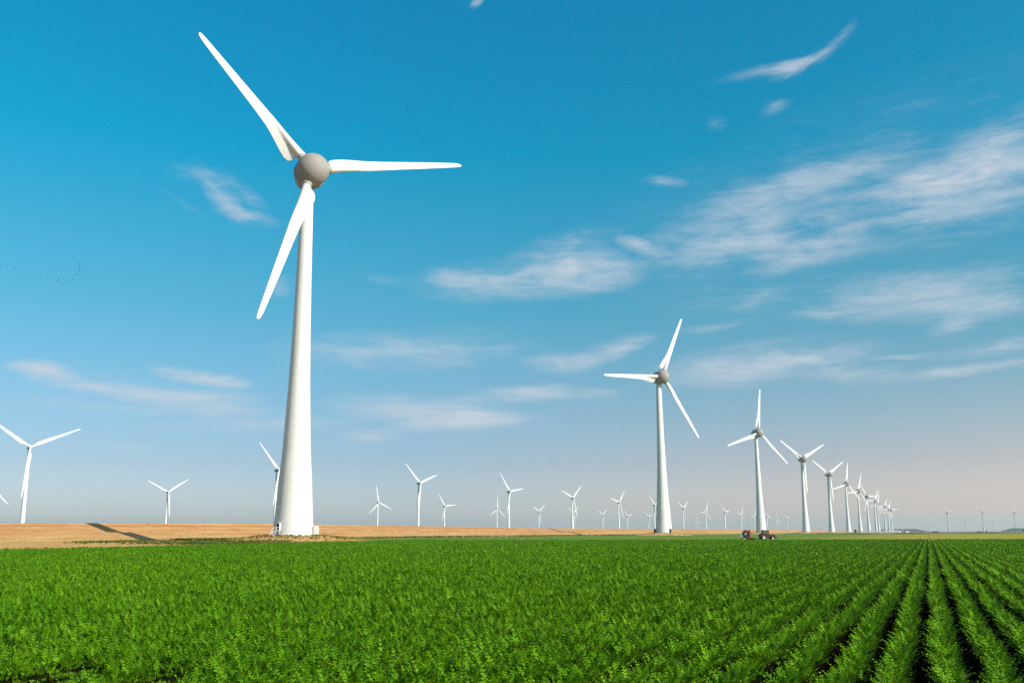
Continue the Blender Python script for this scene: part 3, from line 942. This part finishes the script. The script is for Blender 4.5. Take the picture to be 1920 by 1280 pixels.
def door_and_stairs(t, ang, zdoor):
    p, b = surf(t, ang, zdoor + 1.2)
    mb = MB(); mb.box((p.x, p.y, zdoor + 1.15), (.5, 1.15, 2.3), b)
    mb.build('door', M['darkdoor'], t)
    mb = MB()
    c, s = math.cos(b), math.sin(b)

    def P(o, w, z): return (p.x + c * o - s * w, p.y + s * o + c * w, z)
    mb.box(P(.25, 0, zdoor + 2.42), (1.1, 1.7, .2), b); mb.box(P(.2, .75, zdoor + 1.15), (.62, .2, 2.3), b); mb.box(P(.2, -.75, zdoor + 1.15), (.62, .2, 2.3), b)
    mb.build('door_frame', M['white'], t)
    mb = MB()
    mb.box(P(.95, 0, zdoor - .06), (1.4, 1.6, .1), b)
    for i in range(7):
        mb.box(P(1.7 + i * .27, 0, zdoor - .3 - i * .27), (.3, 1.4, .06), b)
    for w in (-.75, .75):
        mb.tube(P(1.6, w, zdoor - .1), P(3.5, w, 0.02), .07); mb.tube(P(1.6, w, zdoor + .95), P(3.5, w, 1.0), .04)
        mb.tube(P(1.6, w, zdoor - .1), P(1.6, w, zdoor + .95), .04); mb.tube(P(3.5, w, 0), P(3.5, w, 1.0), .04); mb.tube(P(.4, w, zdoor + .95), P(1.6, w, zdoor + .95), .04)
        mb.tube(P(.4, w, 0), P(.4, w, zdoor - .1), .06)
    mb.build('stairs', M['white'], t)


door_and_stairs(towers[0], -R(46), 2.0)


def cabinet(t, ang, dist, size, m, label, roofm):
    base = math.atan2(-t.location.y, -t.location.x) + ang
    rad = 7.05 + dist
    o = empty('switch_cabinet', (t.location.x + rad * math.cos(base), t.location.y + rad * math.sin(base), t.location.z - .02), base)
    tag(o, label, 'cabinet', 'cabinets at the tower feet')
    mb = MB(); mb.box((0, 0, size[2] / 2), size); mb.build('cabinet_body', m, o)
    mb = MB(); mb.box((0, 0, size[2] + .07), (size[0] + .2, size[1] + .2, .14), taper=.93); mb.build('roof', roofm, o)
    mb = MB(); mb.box((size[0] / 2 + .03, -size[1] * .24, size[2] * .47), (.06, size[1] * .43, size[2] * .8)); mb.box((size[0] / 2 + .03, size[1] * .24, size[2] * .47), (.06, size[1] * .43, size[2] * .8))
    mb.build('cabinet_door', roofm, o)


cabinet(towers[0], R(78), 1.0, (1.5, 1.9, 3.3), M['cream'], 'cream switch cabinet standing against the right foot of the huge tower', M['white'])
cabinet(towers[1], -R(75), .9, (1.3, 1.7, 3.4), M['black'], 'dark cabinet against the left foot of the second largest tower', M['black'])
cabinet(towers[1], R(48), .8, (1.1, 1.1, 3.3), M['black'], 'dark cabinet in front of the right foot of the second largest tower', M['black'])


# ------------------------------------------------------------------ machines
def wheel(name, parent, c, r, w, hubm):
    mb = MB()
    mb.lathe([(r * .58, -w / 2), (r * .9, -w / 2), (r, -w * .32), (r, w * .32), (r * .9, w / 2), (r * .58, w / 2)], axis=(0, 1, 0), n=28)
    for i in range(18):
        a = 2 * math.pi * i / 18
        mb.box((r * math.cos(a), 0, r * math.sin(a)), (.05 * r * 2, w * .95, .05))
    o = mb.build(name, M['rubber'], parent, c)
    mb = MB(); mb.lathe([(r * .6, w * .46), (r * .5, w * .2), (r * .2, w * .25), (.01, w * .3)], axis=(0, 1, 0), n=24)
    mb.lathe([(r * .6, -w * .46), (r * .5, -w * .2), (r * .2, -w * .25), (.01, -w * .3)], axis=(0, 1, 0), n=24)
    mb.build('rim', hubm, o)
    return o


def tractor(loc, rz):
    t = empty('tractor', loc, rz); tag(t, 'dark red farm tractor with cab, hitched to a hose reel at the far field edge', 'tractor')
    for y in (-.85, .85):
        wheel('wheel', t, (-.95, y, .82), .82, .5, M['collar']); wheel('wheel', t, (1.5, y * .9, .58), .58, .38, M['collar'])
    mb = MB()                                           # bonnet and chassis
    mb.box((1.25, 0, 1.28), (1.9, .86, .72)); mb.box((2.1, 0, 1.18), (.3, .8, .62)); mb.box((.6, 0, .8), (3.0, .5, .45))
    b = mb.build('bonnet', M['red'], t)
    mb = MB(); mb.box((2.28, 0, 1.15), (.08, .66, .5)); mb.box((2.5, 0, .75), (.5, .9, .45)); mb.build('front_weight', M['black'], t)
    mb = MB()                                           # mudguards
    for y in (-.9, .9):
        for i in range(9):
            a = R(20 + i * 17); mb.box((-.95 + .96 * math.cos(a), y, .82 + .96 * math.sin(a)), (.3, .55, .3))
    mb.build('mudguard', M['red'], t)
    cb = MB()
    for x in (-1.25, .35):
        for y in (-.72, .72): cb.tube((x, y, 1.2), (x * .92, y * .95, 2.62), .06)
    cb.box((-.45, 0, 1.15), (1.7, 1.4, .5))
    c = cb.build('cab', M['black'], t)
    gl = MB(); gl.box((-.45, 0, 2.0), (1.5, 1.38, 1.2), taper=.95); gl.build('window', M['glass'], c)
    mb = MB(); mb.box((-.45, 0, 2.7), (1.85, 1.6, .18), taper=.9); mb.build('roof', M['black'], c)
    mb = MB(); mb.tube((.75, .32, 1.6), (.75, .32, 2.5), .06); mb.build('exhaust_pipe', M['black'], t)
    mb = MB(); mb.tube((-1.4, -.45, .6), (-2.5, -.2, .6), .05); mb.tube((-1.4, .45, .6), (-2.5, .2, .6), .05); mb.box((-1.9, 0, .55), (1.0, 1.2, .3)); mb.build('hitch', M['black'], t)


def reel_cart(loc, rz, s, label, main):
    t = empty('hose_reel_cart', loc, rz); t.scale = (s, s, s); tag(t, label, 'irrigation reel', 'hose reel irrigation carts')
    for y in (-1.0, 1.0): wheel('wheel', t, (-.3, y, .5), .5, .32, M['white'])
    mb = MB(); mb.box((.1, 0, .75), (3.0, 1.3, .22)); mb.box((1.5, 0, .45), (2.2, .5, .3)); mb.tube((1.4, -.5, .7), (3.2, 0, .55), .08); mb.tube((1.4, .5, .7), (3.2, 0, .55), .08)
    for y in (-.62, .62): mb.box((.1, y, 1.25), (.3, .1, 1.1))
    mb.build('chassis', M['black'], t)
    mb = MB(); mb.lathe([(.35, -.55), (.95, -.55), (.98, -.3), (.95, 0), (.98, .3), (.95, .55), (.35, .55)], axis=(0, 1, 0), org=(-.1, 0, 1.72), n=36)
    for i in range(5):
        mb.lathe([(.9, -.5 + i * .22), (1.03, -.44 + i * .22), (.9, -.38 + i * .22)], axis=(0, 1, 0), org=(-.1, 0, 1.72), n=36)
    mb.build('hose_drum', M['hose'], t)
    mb = MB()
    for y in (-.62, .62):
        mb.lathe([(1.02, y - .04), (1.16, y - .04), (1.16, y + .04), (1.02, y + .04), (1.02, y - .04)], axis=(0, 1, 0), org=(-.1, 0, 1.72), n=40)
        for i in range(6):
            a = R(i * 60 + 15); mb.tube((-.1, y, 1.72), (-.1 + 1.05 * math.cos(a), y, 1.72 + 1.05 * math.sin(a)), .045)
    mb.build('drum_frame', M['steel'], t)
    mb = MB(); mb.box((1.12, 0, 1.75), (.42, 1.5, 2.1)); mb.box((.2, 0, 2.93), (2.0, 1.4, .16)); mb.box((.95, 0, 2.7), (.6, 1.46, .4))
    mb.build('hood', main, t)
    mb = MB(); mb.tube((-1.4, -.8, 1.5), (-1.4, -.8, .0), .06); mb.tube((-1.4, .8, 1.5), (-1.4, .8, .0), .06); mb.box((-1.4, 0, .9), (.2, 1.7, .2)); mb.box((-1.9, 0, .4), (.8, 1.2, .25)); mb.build('support_leg', M['steel'], t)


def gx(px, d): return ground_at(px, d, -.03)


tractor(gx(1437, 262), R(4))
reel_cart(gx(1398.5, 261), R(-18), .93, 'red hooded hose reel cart behind the tractor at the far field edge', M['orange'])
reel_cart(gx(1604, 880), R(75), 1.4, 'dark hose reel cart far away at the end of the pale field', M['rust'])


def boom(loc, rz, length):
    t = empty('irrigation_boom', loc, rz); tag(t, 'thin pale irrigation boom spraying across the far field beside the dark reel', 'irrigation boom')
    mb = MB()
    h = 2.6
    for s in (-1, 1):
        mb.tube((0, 0, h + 1.4), (s * length / 2, 0, h + .2), .09, n=6)
        mb.tube((0, 0, h), (s * length / 2, 0, h), .1, n=6)
        for i in range(1, 12):
            x = s * length / 2 * i / 12; mb.tube((x, 0, h), (x + s * length / 48, 0, h + 1.4 - 1.2 * (i + .5) / 12), .06, n=5)
    mb.build('boom_truss', M['white'], t)
    mb = MB(); mb.tube((-1, 0, .5), (0, 0, h + 1.4), .1); mb.tube((1, 0, .5), (0, 0, h + 1.4), .1); mb.box((0, 0, .6), (2.6, 1.4, .3)); mb.build('cart', M['steel'], t)
    for x in (-1, 1): wheel('wheel', t, (x, 0, .45), .45, .3, M['steel'])


boom(gx(1645, 860), R(-30), 34)
# water spray under the boom
mb = MB(); p = gx(1652, 866)
nphi, nth = 24, 12; vs = []; fs = []
for j in range(nth + 1):
    th = math.pi * j / nth
    for i in range(nphi):
        ph = 2 * math.pi * i / nphi; k = 1 + .12 * math.sin(3 * ph + j) * math.sin(2 * th)
        vs.append((19 * math.sin(th) * math.cos(ph) * k, 6 * math.sin(th) * math.sin(ph) * k, 2.1 + 2.0 * math.cos(th) * k))
for j in range(nth):
    for i in range(nphi): fs.append((j * nphi + i, j * nphi + (i + 1) % nphi, (j + 1) * nphi + (i + 1) % nphi, (j + 1) * nphi + i))
mb.add(vs, fs, 0, True)
vmst = bpy.data.materials.new('spray'); vmst.use_nodes = True; n_ = vmst.node_tree; n_.nodes.clear()
o_ = n_.nodes.new('ShaderNodeOutputMaterial'); v_ = n_.nodes.new('ShaderNodeVolumePrincipled'); v_.inputs['Density'].default_value = .045; v_.inputs['Color'].default_value = (.95, .96, .98, 1)
n_.links.new(v_.outputs[0], o_.inputs['Volume'])
tag(mb.build('spray', vmst, loc=p), 'white water spray drifting under the far irrigation boom', 'spray', kind='stuff')


# ------------------------------------------------------------------ small far things
def crown_mesh(name, lobes, seed, leaf, n, m, trunk=None):
    r = random.Random(seed); vs = []; fs = []; mi = []
    mb = MB()
    for _ in range(n):
        cx, cy, cz, rx, ry, rz_ = r.choice(lobes)
        while True:
            a = Vector((r.uniform(-1, 1), r.uniform(-1, 1), r.uniform(-1, 1)))
            if .35 < a.length < 1: break
        c = Vector((cx + a.x * rx, cy + a.y * ry, cz + a.z * rz_))
        d1 = Vector((r.gauss(0, 1), r.gauss(0, 1), r.gauss(0, 1))).normalized(); d2 = d1.cross(Vector((r.gauss(0, 1), r.gauss(0, 1), r.gauss(0, 1)))).normalized()
        s = leaf * r.uniform(.6, 1.3)
        mb.add([c - d1 * s, c - d2 * s * .6, c + d1 * s, c + d2 * s * .6], [(0, 1, 2, 3)])
    return mb


def wood(px0, px1, d, hmax, label, seed, taper_right=True):
    """a far wood that reads as one mass"""
    r = random.Random(seed); lobes = []
    for i in range(90):
        t = r.random(); px = px0 + (px1 - px0) * t
        p = ground_at(px, d + r.uniform(-60, 60))
        env = min(1, (1 - t) * 5) if taper_right else min(1, t * 5)
        h = hmax * (.72 + .28 * r.random()) * max(.3, env)
        lobes.append((p.x, p.y, h * .55, 11 + 8 * r.random(), 10, h * .45))
    mb = crown_mesh('wood', lobes, seed, 3.0, 7000, M['tree'])
    tag(mb.build('wood', M['tree']), label, 'wood', kind='stuff')


wood(1650, 1737, 6600, 23, 'far hazy blue wood on the horizon behind the white farm houses', 3)
wood(1880, 1960, 6200, 23, 'far hazy blue wood on the horizon at the right picture edge', 4, False)


def far_house(px, d, w, l, h, label):
    p = ground_at(px, d, -.1); t = empty('farm_house', p, R(12)); tag(t, label, 'house', 'far white farm houses')
    mb = MB(); mb.box((0, 0, h / 2), (l, w, h)); wl = mb.build('wall', M['farmwall'], t)
    mb = MB(); mb.add([(-l / 2 - .4, -w / 2 - .4, h), (l / 2 + .4, -w / 2 - .4, h), (l / 2 + .4, w / 2 + .4, h), (-l / 2 - .4, w / 2 + .4, h), (-l / 2 - .4, 0, h + w * .4), (l / 2 + .4, 0, h + w * .4)],
                      [(0, 1, 5, 4), (2, 3, 4, 5), (0, 4, 3), (1, 2, 5), (3, 2, 1, 0)]); mb.build('roof', M['roof'], t)
    for x in (-l * .25, l * .22):
        mb = MB(); mb.box((x, -w / 2 - .04, h * .5), (1.6, .1, 1.5)); mb.build('window', M['glass'], t)


far_house(1686, 3600, 7, 10, 4.2, 'white farm house before the far wood, left of the two')
far_house(1701, 3700, 7, 15, 3.2, 'long low white farm house before the far wood, right of the two')


def hedge(px, d, l, h, label):
    p = ground_at(px, d, -.1)
    lobes = [(-l / 2 + l * i / 9, random.uniform(-.5, .5), h * .5, l / 12, 1.6, h * random.uniform(.42, .55)) for i in range(10)]
    o = crown_mesh('hedge', lobes, int(px), .45, 1500, M['tree']).build('hedge', M['tree'], loc=p); tag(o, label, 'hedge', 'low dark hedges far out on the right')


hedge(1753.5, 1900, 13, 2.6, 'low dark hedge on the horizon just right of where the crop rows meet')
hedge(1836, 2300, 11, 2.6, 'low grey hedge on the horizon beside a small round tree')


def far_tree(px, d, h, label, seed):
    p = ground_at(px, d, -.1); t = empty('tree', p); tag(t, label, 'tree', 'lone trees far out on the right')
    mb = MB(); mb.tube((0, 0, 0), (.1, 0, h * .6), h * .05, h * .025, 8)
    for a in range(5): mb.tube((.05, 0, h * (.3 + .05 * a)), (h * .25 * math.cos(a * 1.3), h * .25 * math.sin(a * 1.3), h * .65), h * .02, h * .008, 6)
    mb.build('trunk', M['wood'], t)
    r = random.Random(seed)
    lobes = [(r.gauss(0, h * .15), r.gauss(0, h * .15), h * r.uniform(.45, .8), h * .22, h * .22, h * .2) for _ in range(9)]
    crown_mesh('crown', lobes, seed, h * .06, 900, M['tree']).build('crown', M['tree'], t)


far_tree(1849.5, 2000, 4.2, 'small round dark tree alone on the right horizon', 7)
far_tree(1921, 1500, 5.0, 'dark tree at the right picture edge on the horizon', 8)

p = ground_at(1708.5, 1000, -.05); t = empty('marker_post', p); tag(t, 'rust red marker post with a narrow board at the far end of the pale field', 'post')
mb = MB(); mb.tube((0, 0, 0), (0, 0, 3.1), .12); mb.build('post', M['rust'], t)
mb = MB(); mb.box((0, -.16, 2.1), (1.0, .1, 1.9)); mb.build('board', M['rust'], t)
p = ground_at(1741, 243, -.03); mb = MB(); mb.tube((0, 0, 0), (.04, 0, 2.5), .045, .035, 8); mb.tube((-.25, 0, 2.2), (.3, 0, 2.22), .025, .025, 6)
tag(mb.build('stake', M['wood'], loc=p), 'thin wooden stake at the end of the straightest furrow', 'stake')

# ------------------------------------------------------------------ birds
BIRDS = [(1, 498), (28, 503.5), (42, 509), (54, 512.5), (76, 517.5), (89, 521), (97, 523), (108, 526.5), (115.5, 528.5), (110, 523), (120, 523),
         (127, 524.5), (134, 525.8), (138, 522.5), (143.5, 515), (148, 507), (150, 503.5), (149, 500), (142, 502.3), (132, 506.5), (129, 500), (146, 494), (153, 494.5), (145, 490)]


def bird_mesh(flap):
    mb = MB(); mb.lathe([(.01, -.42), (.05, -.34), (.10, -.1), (.11, .08), (.07, .24), (.035, .38), (.045, .48), (.01, .58)], axis=(1, 0, 0), n=10)
    for s in (-1, 1):
        z1, z2 = .10 * flap, .22 * flap
        mb.add([(.14, s * .06, .03), (-.14, s * .06, .03), (-.12, s * .45, z1), (.16, s * .42, z1), (-.14, s * .82, z2)], [(0, 1, 2, 3), (3, 2, 4)])
        mb.add([(.14, s * .06, .01), (-.14, s * .06, .01), (-.12, s * .45, z1 - .02), (.16, s * .42, z1 - .02), (-.14, s * .82, z2 - .01)], [(0, 1, 2, 3), (3, 2, 4)])
    mb.add([(-.38, -.03, 0), (-.38, .03, 0), (-.58, .09, 0), (-.58, -.09, 0)], [(0, 1, 2, 3)])
    return mb.mesh('bird', M['bird'])


BM = [bird_mesh(1.0), bird_mesh(-.6), bird_mesh(.3)]
for i, (px, py) in enumerate(BIRDS):
    r = ray(px, py); d = 560 + 60 * random.random()
    o = link('bird', BM[i % 3], loc=Vector((0, 0, CAMZ)) + r * (d / r.y)); o.rotation_euler = (random.uniform(-.2, .2), 0, R(200) + random.uniform(-.3, .3))
    o.scale = (1.1, 1.1, 1.1)
    tag(o, 'tiny dark bird flying in the loose flock at the left edge of the sky', 'bird', 'flock of birds in the sky')

# ------------------------------------------------------------------ haze
mb = MB(); mb.box((2500, 5750, 100.85), (24400, 22800, 204.3))
hm = bpy.data.materials.new('haze_air'); hm.use_nodes = True; n_ = hm.node_tree; n_.nodes.clear()
o_ = n_.nodes.new('ShaderNodeOutputMaterial'); v_ = n_.nodes.new('ShaderNodeVolumePrincipled')
v_.inputs['Density'].default_value = 7.8e-5; v_.inputs['Color'].default_value = (.75, .94, 1, 1); v_.inputs['Anisotropy'].default_value = .28
n_.links.new(v_.outputs[0], o_.inputs['Volume'])
tag(mb.build('haze', hm), 'thin pale haze lying over the whole landscape', 'haze', kind='stuff')

# ------------------------------------------------------------------ render settings
scene.render.engine = 'CYCLES'
vs_ = scene.view_settings
vs_.view_transform = 'Standard'; vs_.look = 'None'; vs_.exposure = 1.0; vs_.gamma = 1.0
scene.cycles.max_bounces = 6; scene.cycles.diffuse_bounces = 2; scene.cycles.transmission_bounces = 3
scene.cycles.volume_bounces = 0
scene.cycles.use_denoising = False
scene.cycles.use_adaptive_sampling = False
